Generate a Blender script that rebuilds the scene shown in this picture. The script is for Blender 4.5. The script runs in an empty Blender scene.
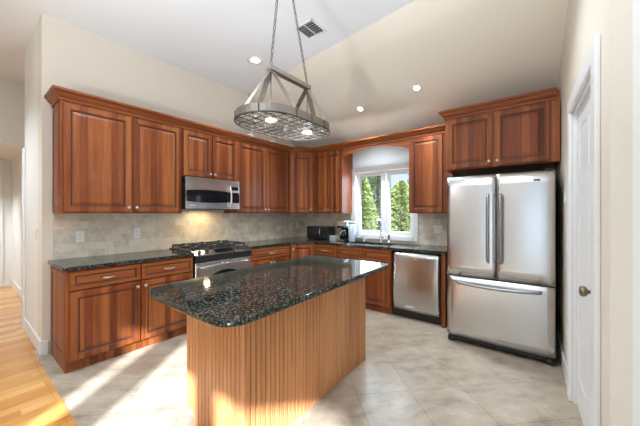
import bpy, bmesh, math, random
from mathutils import Vector, Matrix
R = math.radians
random.seed(7)
SC = bpy.context.scene
COL = SC.collection

# ------------------------------------------------------------------ camera
cd = bpy.data.cameras.new('camera')
cd.sensor_width = 36.0
cd.lens = 36.0 * 288 / 640
cd.clip_start = 0.02
cam = bpy.data.objects.new('camera', cd)
COL.objects.link(cam)
cam.location = (0, 0, 1.375)
cam.rotation_euler = (R(90), 0, R(38.1))
SC.camera = cam

# ------------------------------------------------------------------ world, sun, daylight
w = bpy.data.worlds.new('sky'); SC.world = w; w.use_nodes = True
nt = w.node_tree; nt.nodes.clear()
bg = nt.nodes.new('ShaderNodeBackground'); bg.inputs[0].default_value = (.66, .81, 1.0, 1); bg.inputs[1].default_value = 0.55
wo = nt.nodes.new('ShaderNodeOutputWorld')
nt.links.new(bg.outputs[0], wo.inputs[0])

sd = bpy.data.lights.new('sun', 'SUN'); sd.energy = 11; sd.angle = R(1.2); sd.color = (.82, .92, 1.0)
sun = bpy.data.objects.new('sun', sd); COL.objects.link(sun)
el = R(21)
d = Vector((-.6 * math.cos(el), .8 * math.cos(el), -math.sin(el)))
sun.rotation_euler = d.to_track_quat('-Z', 'Y').to_euler()
sun.location = (6, -8, 5)

def area_light(name, loc, direction, sx, sy, power, color=(1, 1, 1)):
    l = bpy.data.lights.new(name, 'AREA'); l.shape = 'RECTANGLE'; l.size = sx; l.size_y = sy
    l.energy = power; l.color = color
    o = bpy.data.objects.new(name, l); COL.objects.link(o); o.location = loc
    o.rotation_euler = Vector(direction).to_track_quat('-Z', 'Z').to_euler()
    return o
# fill lamps for daylight at the tall windows of the room behind the camera
DAY = (.70, .87, 1.0)
REAR_WINDOWS = [(-.47, -.15, .05, 2.1), (.08, 1.02, .05, 2.1), (1.12, 2.26, .05, 2.1)]
for (a, b, z0, z1) in REAR_WINDOWS:
    area_light('daylight_fill', ((a + b) / 2, -2.58, (z0 + z1) / 2), (0, 1, 1.0), b - a, z1 - z0, 1.4 * (b - a) * (z1 - z0), DAY)
area_light('daylight_fill', (3.15, -.5, 1.4), (-1, 0, .05), 2.2, 2.0, 5, DAY)  # added side fill; this wall has no window
area_light('daylight_fill', (-2.07, 4.30, 1.53), (0, -1, -.1), .95, .95, 12, DAY)

# added fill spot behind the camera, turned up to bounce off the ceiling
fl = bpy.data.lights.new('ceiling_bounce_fill', 'SPOT'); fl.energy = 285; fl.spot_size = R(125); fl.spot_blend = 1.0; fl.shadow_soft_size = .16; fl.color = (.84, .93, 1.0)
fo = bpy.data.objects.new('ceiling_bounce_fill', fl); COL.objects.link(fo); fo.location = (-1.0, -1.2, 1.2)
fo.rotation_euler = Vector((-.05, .46, 1.0)).to_track_quat('-Z', 'Y').to_euler()

SC.view_settings.view_transform = 'Standard'
SC.view_settings.look = 'None'
SC.view_settings.gamma = 1.0
SC.view_settings.use_curve_mapping = False
SC.view_settings.exposure = 1.12

# ------------------------------------------------------------------ materials
class N:
    """small node-tree writer"""
    def __init__(s, name):
        s.m = bpy.data.materials.new(name); s.m.use_nodes = True
        s.t = s.m.node_tree; s.t.nodes.clear()
        s.out = s.n('OutputMaterial')
    def n(s, t, **kw):
        x = s.t.nodes.new('ShaderNode' + t)
        for k, v in kw.items(): setattr(x, k, v)
        return x
    def l(s, a, b): s.t.links.new(a, b)
    def put(s, sock, v):
        if isinstance(v, bpy.types.NodeSocket): s.l(v, sock)
        else: sock.default_value = v
    def math(s, op, a, b=0.0):
        x = s.n('Math', operation=op); s.put(x.inputs[0], a); s.put(x.inputs[1], b); return x.outputs[0]
    def xyz(s):
        g = s.n('NewGeometry'); sp = s.n('SeparateXYZ'); s.l(g.outputs['Position'], sp.inputs[0]); return sp.outputs
    def vec(s, x, y, z):
        c = s.n('CombineXYZ'); s.put(c.inputs[0], x); s.put(c.inputs[1], y); s.put(c.inputs[2], z); return c.outputs[0]
    def noise(s, v, scale, detail=3, rough=.5):
        x = s.n('TexNoise'); s.put(x.inputs['Vector'], v)
        x.inputs['Scale'].default_value = scale; x.inputs['Detail'].default_value = detail; x.inputs['Roughness'].default_value = rough
        return x.outputs['Fac']
    def ramp(s, f, stops):
        x = s.n('ValToRGB'); e = x.color_ramp.elements
        while len(e) < len(stops): e.new(.5)
        for i, (p, c) in enumerate(stops): e[i].position = p; e[i].color = (*c, 1)
        s.put(x.inputs[0], f); return x.outputs[0]
    def mix(s, f, a, b, mode='MIX'):
        x = s.n('MixRGB', blend_type=mode); s.put(x.inputs[0], f)
        for k, v in ((1, a), (2, b)):
            if isinstance(v, tuple): v = (*v, 1)
            s.put(x.inputs[k], v)
        return x.outputs[0]
    def bump(s, h, strength=.2, dist=.01):
        x = s.n('Bump'); x.inputs['Strength'].default_value = strength; x.inputs['Distance'].default_value = dist
        s.put(x.inputs['Height'], h); return x.outputs[0]
    def bsdf(s, color, rough=.5, metal=0.0, normal=None, spec=.5, coat=0.0, emit=None, es=0.0):
        b = s.n('BsdfPrincipled')
        if isinstance(color, tuple): color = (*color, 1)
        s.put(b.inputs['Base Color'], color); s.put(b.inputs['Roughness'], rough); b.inputs['Metallic'].default_value = metal
        b.inputs['Specular IOR Level'].default_value = spec
        b.inputs['Coat Weight'].default_value = coat; b.inputs['Coat Roughness'].default_value = .12
        if normal is not None: s.l(normal, b.inputs['Normal'])
        if emit: b.inputs['Emission Color'].default_value = (*emit, 1); b.inputs['Emission Strength'].default_value = es
        s.l(b.outputs[0], s.out.inputs[0]); return s.m

def srgb(r, g, b):
    f = lambda c: (c / 255 / 12.92) if c / 255 <= .04045 else ((c / 255 + .055) / 1.055) ** 2.4
    return (f(r), f(g), f(b))

def plain(name, c, rough=.5, metal=0.0, **k):
    q = N(name); x, y, z = q.xyz()
    v = q.noise(q.vec(x, y, z), 40, 2)
    col = q.mix(.10, c, q.mix(v, (0, 0, 0), (1, 1, 1)), 'SOFT_LIGHT')
    return q.bsdf(col, rough, metal, **k)

def wood(name, dark, mid, light, horizontal=False, stave=.062, rough=.42, var=.42, coat=.04):
    q = N(name); x, y, z = q.xyz(); s = q.math('ADD', x, y)
    across, along = (z, s) if horizontal else (s, z)
    idn = q.math('FLOOR', q.math('DIVIDE', q.math('ADD', across, q.math('MULTIPLY', z if not horizontal else s, .0)), stave))
    wn = q.n('TexWhiteNoise', noise_dimensions='1D'); q.l(idn, wn.inputs['W'])
    g = q.noise(q.vec(q.math('MULTIPLY', across, 26), q.math('MULTIPLY', along, 1.6), q.math('MULTIPLY', idn, 3.1)), 1.0, 4, .6)
    fine = q.noise(q.vec(q.math('MULTIPLY', across, 160), q.math('MULTIPLY', along, 5), 0.0), 1.0, 2, .5)
    f = q.math('ADD', q.math('ADD', q.math('MULTIPLY', wn.outputs[0], var), q.math('MULTIPLY', g, .75 - var * .5)), q.math('MULTIPLY', fine, .22))
    col = q.ramp(f, [(.22, dark), (.55, mid), (.95, light)])
    return q.bsdf(col, rough, 0, q.bump(fine, .06, .002), coat=coat, spec=.32)

CH_D, CH_M, CH_L = srgb(78, 33, 13), srgb(126, 62, 27), srgb(176, 106, 55)
M = {}
M['wood'] = wood('cherry_wood', CH_D, CH_M, CH_L)
M['wood_h'] = wood('cherry_wood_rails', CH_D, CH_M, CH_L, horizontal=True, stave=.3, var=.3)
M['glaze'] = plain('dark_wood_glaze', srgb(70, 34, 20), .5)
M['island_wood'] = wood('honey_cherry_beadboard', srgb(158, 96, 56), srgb(202, 138, 88), srgb(224, 172, 124), stave=.19, var=.16, rough=.38)
M['white'] = plain('white_trim_paint', srgb(238, 238, 238), .4)
M['ceiling'] = plain('white_ceiling_paint', srgb(240, 241, 244), .9)
M['wall'] = plain('warm_beige_wall_paint', srgb(232, 222, 207), .85)
M['hallwall'] = plain('pale_wall_paint', srgb(238, 236, 231), .85)
M['black'] = plain('black_plastic', (.012, .013, .015), .3)
M['iron'] = plain('black_cast_iron', (.018, .02, .024), .5)
M['blackglass'] = plain('black_glass', (.008, .009, .011), .06)
M['nickel'] = plain('satin_nickel', (.62, .59, .55), .3, 1.0)
M['chrome'] = plain('chrome', (.75, .75, .76), .12, 1.0)
M['racknickel'] = plain('brushed_bronze_nickel', (.34, .30, .265), .42, 1.0)
M['wire'] = plain('dark_bronze_wire', (.05, .045, .04), .45, .5)
M['darknickel'] = plain('dark_nickel_wire', (.20, .18, .16), .35, 1.0)
M['brass'] = plain('aged_brass', (.25, .20, .13), .3, 1.0)
M['plate'] = plain('white_plastic', srgb(240, 238, 232), .35)
M['slot'] = plain('outlet_slot', (.05, .05, .05), .5)
M['bark'] = plain('tree_bark', (.09, .06, .04), .9)
M['greybox'] = plain('pale_grey_card', srgb(176, 176, 176), .6)
M['greywhite'] = plain('pale_grey_paint', srgb(208, 211, 214), .6)
M['greydoor'] = plain('grey_beige_door_paint', srgb(172, 164, 152), .5)
M['badge'] = plain('badge_metal', (.80, .80, .80), .25, .6)

def steel(name, c=.62, rough=.24, vertical=False):
    q = N(name); x, y, z = q.xyz(); s = q.math('ADD', x, y)
    v = q.vec(q.math('MULTIPLY', s, 600 if vertical else 4), q.math('MULTIPLY', z, 4 if vertical else 600), 0.0)
    n = q.noise(v, 1.0, 2, .6)
    wv = q.noise(q.vec(q.math('MULTIPLY', s, 9), q.math('MULTIPLY', z, .7), .3), 1.0, 2, .4)
    r = q.math('ADD', rough - .05, q.math('MULTIPLY', n, .12))
    h = q.math('ADD', q.math('MULTIPLY', n, .02), wv)
    return q.bsdf((c, c, c * 1.01), r, 1.0, q.bump(h, .35, .006))
M['steel'] = steel('brushed_stainless_steel', .68)
M['handle'] = plain('dark_satin_handle_steel', (.36, .36, .36), .28, 1.0)
M['steel_dark'] = steel('brushed_steel_dishwasher', .56, .22)

def granite():
    q = N('black_green_granite'); x, y, z = q.xyz(); p = q.vec(x, y, z)
    v = q.n('TexVoronoi', feature='F1'); q.l(p, v.inputs['Vector']); v.inputs['Scale'].default_value = 135
    sp = q.n('SeparateColor'); q.l(v.outputs['Color'], sp.inputs[0])
    n1 = q.noise(p, 18, 4, .65); n2 = q.noise(p, 70, 3, .7)
    f = q.math('ADD', q.math('MULTIPLY', sp.outputs[0], .55), q.math('MULTIPLY', n2, .6))
    c1 = q.ramp(f, [(.36, (.004, .006, .006)), (.60, (.016, .021, .019)), (.72, (.06, .065, .055)), (.88, (.24, .23, .185))])
    c2 = q.mix(q.math('MULTIPLY', n1, .45), c1, (.012, .011, .008))
    return q.bsdf(c2, .07, 0, spec=.36)
M['granite'] = granite()

def backsplash():
    q = N('tumbled_stone_tile'); x, y, z = q.xyz(); s = q.math('ADD', x, y)
    br = q.n('TexBrick'); br.offset = .5
    q.l(q.vec(s, z, 0.0), br.inputs['Vector'])
    for k, v in (('Scale', 1.0), ('Mortar Size', .0018), ('Mortar Smooth', .3), ('Bias', -.05), ('Brick Width', .15), ('Row Height', .076)):
        br.inputs[k].default_value = v
    br.inputs['Color1'].default_value = (*srgb(193, 178, 157), 1); br.inputs['Color2'].default_value = (*srgb(245, 234, 212), 1)
    br.inputs['Mortar'].default_value = (*srgb(208, 203, 193), 1)
    p = q.vec(x, y, z)
    n1 = q.noise(p, 12, 5, .65); n2 = q.noise(p, 5.5, 4, .6)
    col = q.mix(q.math('MULTIPLY', n1, .95), br.outputs['Color'], q.ramp(n2, [(.33, srgb(188, 185, 181)), (.48, srgb(240, 232, 214)), (.64, srgb(214, 184, 148))]))
    return q.bsdf(col, .45, 0, q.bump(q.math('ADD', q.math('MULTIPLY', br.outputs['Fac'], -1), q.math('MULTIPLY', n1, .5)), .3, .004))
M['tile'] = backsplash()

def floor_tile():
    q = N('stone_floor_tile'); x, y, z = q.xyz()
    u = q.math('MULTIPLY', q.math('ADD', x, y), .70711); v = q.math('MULTIPLY', q.math('SUBTRACT', y, x), .70711)
    br = q.n('TexBrick'); br.offset = 0.0; br.squash = 1.0
    q.l(q.vec(q.math('ADD', u, 20.04), q.math('ADD', v, 20.13), 0.0), br.inputs['Vector'])
    for k, val in (('Scale', 1.0), ('Mortar Size', .0036), ('Mortar Smooth', .2), ('Bias', 0.0), ('Brick Width', .42), ('Row Height', .42)):
        br.inputs[k].default_value = val
    br.inputs['Color1'].default_value = (*srgb(158, 144, 128), 1); br.inputs['Color2'].default_value = (*srgb(186, 175, 161), 1)
    br.inputs['Mortar'].default_value = (*srgb(112, 100, 86), 1)
    wx = q.noise(q.vec(x, y, z), 2.0, 3)
    vein = q.noise(q.vec(q.math('ADD', q.math('MULTIPLY', u, 3.0), wx), q.math('ADD', q.math('MULTIPLY', v, 5.0), wx), 0.0), 1.3, 6, .68)
    col = q.mix(.62, br.outputs['Color'], q.ramp(vein, [(.30, srgb(112, 96, 80)), (.46, srgb(166, 150, 130)), (.58, srgb(184, 168, 148)), (.74, srgb(208, 194, 176))]), 'MIX')
    return q.bsdf(col, .28, 0, q.bump(q.math('MULTIPLY', br.outputs['Fac'], -1), .2, .003), spec=.45)
M['floor_tile'] = floor_tile()

def hardwood():
    q = N('golden_oak_planks'); x, y, z = q.xyz()
    idn = q.math('FLOOR', q.math('DIVIDE', x, .0826))
    wn = q.n('TexWhiteNoise', noise_dimensions='1D'); q.l(idn, wn.inputs['W'])
    seg = q.math('FLOOR', q.math('ADD', q.math('DIVIDE', y, 1.1), q.math('MULTIPLY', wn.outputs[0], 5)))
    w2 = q.n('TexWhiteNoise', noise_dimensions='2D'); q.l(q.vec(idn, seg, 0.0), w2.inputs['Vector'])
    g = q.noise(q.vec(q.math('MULTIPLY', x, 40), q.math('MULTIPLY', y, 2.2), q.math('MULTIPLY', idn, 1.7)), 1.0, 4, .6)
    f = q.math('ADD', q.math('MULTIPLY', w2.outputs[0], .5), q.math('MULTIPLY', g, .6))
    col = q.ramp(f, [(.2, srgb(176, 112, 52)), (.55, srgb(212, 150, 80)), (.9, srgb(236, 184, 116))])
    fr = q.math('FRACT', q.math('DIVIDE', x, .0826))
    gap = q.math('LESS_THAN', fr, .025)
    col = q.mix(q.math('MULTIPLY', gap, .55), col, srgb(110, 66, 30))
    return q.bsdf(col, .25, 0, coat=.2)
M['hardwood'] = hardwood()

def glass(name, tint=(1, 1, 1), refl=.06):
    q = N(name)
    t = q.n('BsdfTransparent'); t.inputs[0].default_value = (*tint, 1)
    g = q.n('BsdfGlossy'); g.inputs['Roughness'].default_value = .03
    fr = q.n('Fresnel'); fr.inputs[0].default_value = 1.45
    mx = q.n('MixShader'); q.l(fr.outputs[0], mx.inputs[0]); q.l(t.outputs[0], mx.inputs[1]); q.l(g.outputs[0], mx.inputs[2])
    q.l(mx.outputs[0], q.out.inputs[0]); return q.m
M['glass'] = glass('window_glass')
M['palebluey'] = plain('pale_blue_plastic', srgb(196, 208, 222), .2)

def emit(name, c, s):
    q = N(name); e = q.n('Emission'); e.inputs[0].default_value = (*c, 1); e.inputs[1].default_value = s
    q.l(e.outputs[0], q.out.inputs[0]); return q.m
M['bulb'] = emit('lit_bulb', (1, .93, .82), 3.5)
M['can'] = emit('lit_downlight_lens', (1, .97, .92), 5)
M['led'] = emit('small_display', (.5, .8, 1), .6)

def leaf(name, a, b):
    q = N(name); x, y, z = q.xyz(); n = q.noise(q.vec(x, y, z), 9, 3, .7)
    col = q.ramp(n, [(.35, a), (.65, b)])
    df = q.n('BsdfDiffuse'); q.l(col, df.inputs[0]); tr = q.n('BsdfTranslucent'); q.l(col, tr.inputs[0])
    mx = q.n('MixShader'); mx.inputs[0].default_value = .3
    q.l(df.outputs[0], mx.inputs[1]); q.l(tr.outputs[0], mx.inputs[2]); q.l(mx.outputs[0], q.out.inputs[0]); return q.m
M['leaf1'] = leaf('yellow_green_foliage', (.09, .15, .05), (.46, .50, .20))
M['leaf2'] = leaf('dark_green_foliage', (.05, .09, .05), (.24, .31, .14))
M['grass'] = plain('lawn', (.12, .20, .05), .9)

# ------------------------------------------------------------------ mesh helper
class MB:
    def __init__(s):
        s.b = bmesh.new(); s.mats = []; s.mi = 0; s.smooth = False
    def use(s, m):
        if m not in s.mats: s.mats.append(m)
        s.mi = s.mats.index(m); return s
    def _f(s, vs, sm=False):
        try: f = s.b.faces.new(vs)
        except ValueError: return None
        f.material_index = s.mi; f.smooth = sm; return f
    def box(s, x0, x1, y0, y1, z0, z1, bev=0.0, seg=1):
        v = [s.b.verts.new((x, y, z)) for z in (z0, z1) for y in (y0, y1) for x in (x0, x1)]
        fs = [s._f([v[i] for i in q]) for q in ((0, 2, 3, 1), (4, 5, 7, 6), (0, 1, 5, 4), (2, 6, 7, 3), (0, 4, 6, 2), (1, 3, 7, 5))]
        if bev > 0:
            es = list({e for f in fs for e in f.edges})
            r = bmesh.ops.bevel(s.b, geom=es, offset=bev, segments=seg, affect='EDGES', profile=.5)
            for f in r['faces']: f.material_index = s.mi; f.smooth = seg > 1
        return s
    def prism(s, pts, axis, a0, a1, sm=False):
        """polygon pts (2D) extruded along axis 'x','y' or 'z' from a0 to a1"""
        mk = {'x': lambda p, a: (a, p[0], p[1]), 'y': lambda p, a: (p[0], a, p[1]), 'z': lambda p, a: (p[0], p[1], a)}[axis]
        A = [s.b.verts.new(mk(p, a0)) for p in pts]; B = [s.b.verts.new(mk(p, a1)) for p in pts]
        n = len(pts)
        s._f(A); s._f(B[::-1])
        for i in range(n): s._f([A[i], B[i], B[(i + 1) % n], A[(i + 1) % n]], sm)
        return s
    def tube(s, path, r, seg=8, closed=False, caps=True):
        path = [Vector(p) for p in path]; n = len(path); rings = []
        up = None
        for i, p in enumerate(path):
            a = path[(i - 1) % n] if (closed or i > 0) else p
            b = path[(i + 1) % n] if (closed or i < n - 1) else p
            t = (b - a).normalized()
            if up is None: up = Vector((0, 0, 1)) if abs(t.z) < .9 else Vector((1, 0, 0))
            u = t.cross(up)
            if u.length < 1e-4: u = t.cross(Vector((0, 1, 0)))
            u.normalize(); vv = u.cross(t).normalized(); up = vv
            rr = r[i] if isinstance(r, (list, tuple)) else r
            rings.append([s.b.verts.new(p + (u * math.cos(2 * math.pi * k / seg) + vv * math.sin(2 * math.pi * k / seg)) * rr) for k in range(seg)])
        for i in range(n if closed else n - 1):
            A, B = rings[i], rings[(i + 1) % n]
            for k in range(seg): s._f([A[k], A[(k + 1) % seg], B[(k + 1) % seg], B[k]], True)
        if caps and not closed: s._f(rings[0][::-1]); s._f(rings[-1])
        return s
    def strap(s, p0, p1, wdir, wd, th):
        """flat bar from p0 to p1, wd wide along wdir"""
        p0, p1 = Vector(p0), Vector(p1); t = (p1 - p0).normalized(); wv = Vector(wdir); wv = (wv - t * wv.dot(t)).normalized(); nv = t.cross(wv)
        v = [s.b.verts.new(p + wv * a * wd / 2 + nv * c * th / 2) for p in (p0, p1) for a, c in ((-1, -1), (1, -1), (1, 1), (-1, 1))]
        for q in ((3, 2, 1, 0), (4, 5, 6, 7), (0, 1, 5, 4), (1, 2, 6, 5), (2, 3, 7, 6), (3, 0, 4, 7)): s._f([v[i] for i in q])
        return s
    def lathe(s, prof, c=(0, 0, 0), axis='z', seg=16):
        """prof: (radius, height) list round an axis through c; ends close on the axis"""
        c = Vector(c); rings = []
        for r, h in prof:
            ring = []
            for k in range(seg):
                a = 2 * math.pi * k / seg; x, y = r * math.cos(a), r * math.sin(a)
                p = {'z': (x, y, h), 'y': (x, h, y), 'x': (h, x, y)}[axis]
                ring.append(s.b.verts.new(c + Vector(p)))
            rings.append(ring)
        for A, B in zip(rings, rings[1:]):
            for k in range(seg): s._f([A[k], A[(k + 1) % seg], B[(k + 1) % seg], B[k]], True)
        s._f(rings[0][::-1]); s._f(rings[-1])
        return s
    def loops(s, x0, x1, z0, z1, steps, tilt=None):
        """nested rectangles in the xz plane: steps of (inset, y, material); last one is filled"""
        prev = None
        for ins, y, m in steps:
            cur = [s.b.verts.new((x, y, z)) for x, z in ((x0 + ins, z0 + ins), (x1 - ins, z0 + ins), (x1 - ins, z1 - ins), (x0 + ins, z1 - ins))]
            s.use(m)
            if prev:
                for k in range(4): s._f([prev[k], prev[(k + 1) % 4], cur[(k + 1) % 4], cur[k]])
            prev = cur
        s._f(prev); return s
    def sweep(s, path, prof):
        """profile (out, z) along a plan polyline; 'out' is to the right of travel; mitred"""
        P = [Vector((p[0], p[1])) for p in path]; n = len(P); rows = []
        for i in range(n):
            ds = []
            if i > 0: ds.append((P[i] - P[i - 1]).normalized())
            if i < n - 1: ds.append((P[i + 1] - P[i]).normalized())
            ns = [Vector((q.y, -q.x)) for q in ds]
            m = sum(ns, Vector((0, 0))).normalized(); m = m / max(.3, m.dot(ns[0]))
            rows.append([s.b.verts.new((P[i].x + m.x * o, P[i].y + m.y * o, z)) for o, z in prof])
        k = len(prof)
        for A, B in zip(rows, rows[1:]):
            for j in range(k): s._f([A[j], A[(j + 1) % k], B[(j + 1) % k], B[j]])
        s._f(rows[0]); s._f(rows[-1][::-1]); return s
    def build(s, name, mat=None, parent=None, loc=None, rz=0.0):
        bmesh.ops.recalc_face_normals(s.b, faces=s.b.faces)
        me = bpy.data.meshes.new(name); s.b.to_mesh(me); s.b.free()
        for m in (s.mats or [mat]): me.materials.append(m)
        o = bpy.data.objects.new(name, me); COL.objects.link(o)
        if parent: o.parent = parent
        if loc is not None: o.location = loc
        o.rotation_euler.z = rz
        return o

def thing(name, label, cat, loc=(0, 0, 0), rz=0.0, group=None):
    o = bpy.data.objects.new(name, None); COL.objects.link(o); o.empty_display_size = .1
    o.location = loc; o.rotation_euler = (0, 0, rz)
    return tag(o, label, cat, group)
def tag(o, label, cat, group=None):
    o['label'] = label; o['category'] = cat
    if group: o['group'] = group
    return o
def struct(o):
    o['kind'] = 'structure'; return o
def copy_tree(o, parent=None):
    c = o.copy(); COL.objects.link(c)
    if parent: c.parent = parent
    for ch in list(o.children): copy_tree(ch, c)
    return c

XL, YB = -3.82, 4.25          # faces of the range wall and of the window wall
XU, YU = -3.49, 3.92          # fronts of the wall cabinets
XB, YBF = -3.21, 3.64         # fronts of the base cabinets
CT0, CT1 = .882, .914         # worktop

# ------------------------------------------------------------------ room shell
b = MB(); b.box(XL - .2, 3.3, .48, YB + .2, -.1, 0).box(-2.0, 3.3, -2.8, .48, -.1, 0)
floor = struct(b.build('floor', M['floor_tile']))
b = MB(); b.box(-9.3, -2.0, -2.8, .48, -.1, 0).box(-9.3, XL - .2, .48, .75, -.1, 0)
struct(b.build('floor_hall', M['hardwood']))
b = MB(); b.box(XL - .2, -2.0, .465, .495, -.001, .003); struct(b.build('trim_1', M['hardwood']))

# ceilings: flat white part, then the part that slopes down to the window wall
def brk(x): return 2.93 - .48 * (x + 3.82) / 3.98
b = MB()
v = [(-9.3, -2.8), (3.3, -2.8), (3.3, brk(3.3)), (XL - .2, brk(XL - .2)), (XL - .2, .86), (-9.3, .86)]
b.prism(v, 'z', 3.3, 3.4); struct(b.build('ceiling', M['ceiling']))
b = MB(); nx, ny = 16, 6; g = []
for i in range(nx + 1):
    x = XL - .2 + (3.3 - XL + .2) * i / nx; row = []
    for j in range(ny + 1):
        t = j / ny; y0 = brk(x); row.append(b.b.verts.new((x, y0 + (YB + .2 - y0) * t, 3.3 - (3.3 - 2.485) * t)))
    g.append(row)
for i in range(nx):
    for j in range(ny): b._f([g[i][j], g[i + 1][j], g[i + 1][j + 1], g[i][j + 1]], True)
r = bmesh.ops.extrude_face_region(b.b, geom=list(b.b.faces))
for q in r['geom']:
    if isinstance(q, bmesh.types.BMVert): q.co.z += .12
struct(b.build('ceiling_slope', M['wall']))

WX0, WX1, WZ0, WZ1 = -2.555, -1.555, 1.02, 2.05         # window opening
b = MB()
b.box(XL - .2, WX0, YB, YB + .2, 0, 2.60).box(WX1, 3.3, YB, YB + .2, 0, 2.60)
b.box(WX0, WX1, YB, YB + .2, 0, WZ0).box(WX0, WX1, YB, YB + .2, WZ1, 2.60)
struct(b.build('wall_back', M['wall']))
b = MB(); b.box(XL - .2, XL, .53, YB, 0, 3.32); struct(b.build('wall_left', M['wall']))
b = MB(); b.box(-4.9, XL - .2, .53, .86, 0, 3.32).box(-8.2, -4.9, .69, .86, 0, 3.32); struct(b.build('wall_hall', M['hallwall']))
b = MB(); b.box(-8.2, -8.0, -2.8, .69, 0, 3.32); struct(b.build('wall_hall_end', M['hallwall']))
b = MB(); b.box(-6.25, -6.1, -2.6, .69, 2.38, 3.3)
b.box(-6.25, -6.1, -2.6, -1.0, 0, 2.38); struct(b.build('wall_hall_header', M['hallwall']))
b = MB(); b.box(-8.0, -6.25, -2.6, .69, 2.38, 2.5); struct(b.build('ceiling_hall', M['ceiling']))
b = MB(); xs = [-9.3]
b2 = sorted(REAR_WINDOWS); px = -9.3
for (a, c, z0, z1) in b2:
    b.box(px, a, -2.8, -2.6, 0, 3.3); b.box(a, c, -2.8, -2.6, 0, z0); b.box(a, c, -2.8, -2.6, z1, 3.3); px = c
b.box(px, 3.3, -2.8, -2.6, 0, 3.3); struct(b.build('wall_rear', M['hallwall']))
b = MB(); b.box(3.2, 3.35, -2.8, YB + .2, 0, 3.3); struct(b.build('wall_far_right', M['hallwall']))

# right wall, slightly off square, with its door
RW = (.206, 1.653, 0); RA = R(92.7)
D0, D1, DH = .27, 1.13, 2.10
b = MB(); b.box(0, D0, -.12, 0, 0, 3.32).box(D1, 2.62, -.12, 0, 0, 3.32).box(D0, D1, -.12, 0, DH, 3.32)
struct(b.build('wall_right', M['wall'], None, RW, RA))
b = MB(); b.box(RW[0], 3.2, RW[1] + .003, RW[1] + .12, 0, 3.3); struct(b.build('wall_right_return', M['hallwall']))
b = MB(); b.box(D1 + .12, 2.58, 0, .014, 0, .13, .004); struct(b.build('baseboard_right', M['white'], None, RW, RA))
b = MB(); b.box(0.01, D0 - .12, 0, .014, 0, .13, .004); struct(b.build('baseboard_right_near', M['white'], None, RW, RA))

# door_1: white door in the right wall
def casing_mb(d0, d1, h, cw=.10, t=.022):
    c = MB(); c.box(d0 - cw, d0, 0, t, 0, h + cw, .004).box(d1, d1 + cw, 0, t, 0, h + cw, .004).box(d0, d1, 0, t, h, h + cw, .004)
    c.box(d0, d0 + .018, -.12, 0, 0, h).box(d1 - .018, d1, -.12, 0, 0, h).box(d0 + .018, d1 - .018, -.12, 0, h - .018, h)
    return c
dr = struct(casing_mb(D0, D1, DH).build('door_1', M['white'], None, RW, RA))
def door_leaf(x0, x1, z0, z1, yb, yf, mat='white'):
    c = MB(); c.use(M[mat]); c.box(x0, x1, yb, yf - .004, z0, z1)
    w_ = x1 - x0; st = .11
    c.box(x0, x0 + st, yf - .004, yf, z0, z1).box(x1 - st, x1, yf - .004, yf, z0, z1).box((x0 + x1) / 2 - .05, (x0 + x1) / 2 + .05, yf - .004, yf, z0, z1)
    for za, zb in ((z0, z0 + .22), (z0 + .85, z0 + 1.0), (z0 + 1.55, z0 + 1.65), (z1 - .12, z1)):
        c.box(x0 + st, x1 - st, yf - .0041, yf - .0005, za, zb)
    return c
door_leaf(D0 + .021, D1 - .021, .008, DH - .021, -.06, -.022).build('door_leaf', None, dr)
kb = MB(); kx = D0 + .09
kb.lathe([(.030, -.024), (.030, -.014), (.012, -.012), (.010, .018), (.024, .026), (.028, .038), (.024, .05), (.008, .054)], (kx, 0, .97), 'y', 16)
kb.build('door_knob', M['brass'], dr)

# hall: cased door in the side wall, panel door in the end wall, baseboards
HW = (-4.80, .53, 0)
dh = struct(casing_mb(-1.0, -.1, 2.06).build('door_2', M['white'], None, (HW[0], HW[1], 0), R(180)))
dh.rotation_euler.z = R(180)
dh.location = (-6.55, .69, 0)
b = MB(); b.use(M['white']); b.box(-.98, -.12, .006, .03, .01, 2.04); b.build('door_leaf', None, dh)
b = MB(); b.box(-4.80, XL, .516, .53, 0, .14, .004); b.box(XL - .0, XL + .014, .53, .578, 0, .14, .004)
struct(b.build('baseboard_left', M['white']))
b = MB(); b.box(-7.99, -6.57, .676, .69, 0, .14, .004).box(-5.43, -4.9, .676, .69, 0, .14, .004); struct(b.build('baseboard_hall', M['white']))
b = MB(); b.box(-4.915, -4.80, .508, .53, 0, 2.14, .004).box(-4.922, -4.9, .508, .69, 0, 2.14, .004); struct(b.build('trim_5', M['white']))
de = struct(casing_mb(-.45, .45, 2.06).build('door_3', M['white'], None, (-8.0, .03, 0), R(-90)))
lf = door_leaf(-.43, .43, .01, 2.04, -.0, .018, 'greydoor').build('door_leaf', None, de)
hg = MB()
for z in (.3, 1.15, 1.85): hg.box(-.452, -.435, .016, .03, z - .05, z + .05)
hg.build('hinges', M['iron'], de)
hg = MB(); hg.tube([(.36, .018, 1.0), (.36, .07, 1.0), (.26, .07, 1.0)], .012); hg.build('door_lever', M['iron'], de)

# tiled backsplash on both walls
b = MB(); b.box(XL, XL + .01, .612, YB, CT1 - .03, 1.40); struct(b.build('trim_2', M['tile']))
b = MB(); b.box(XL + .01, WX0 - .075, YB - .01, YB, CT1 - .03, 1.40)
b.box(WX0 - .075, WX1 + .075, YB - .01, YB, CT1 - .03, WZ0 - .07); b.box(WX1 + .075, -.94, YB - .01, YB, CT1 - .03, 1.40)
struct(b.build('trim_3', M['tile']))

b = MB(); b.box(-2.612, -1.502, YB - .008, YB, WZ1 + .078, 2.48); struct(b.build('trim_4', M['greywhite']))
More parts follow.
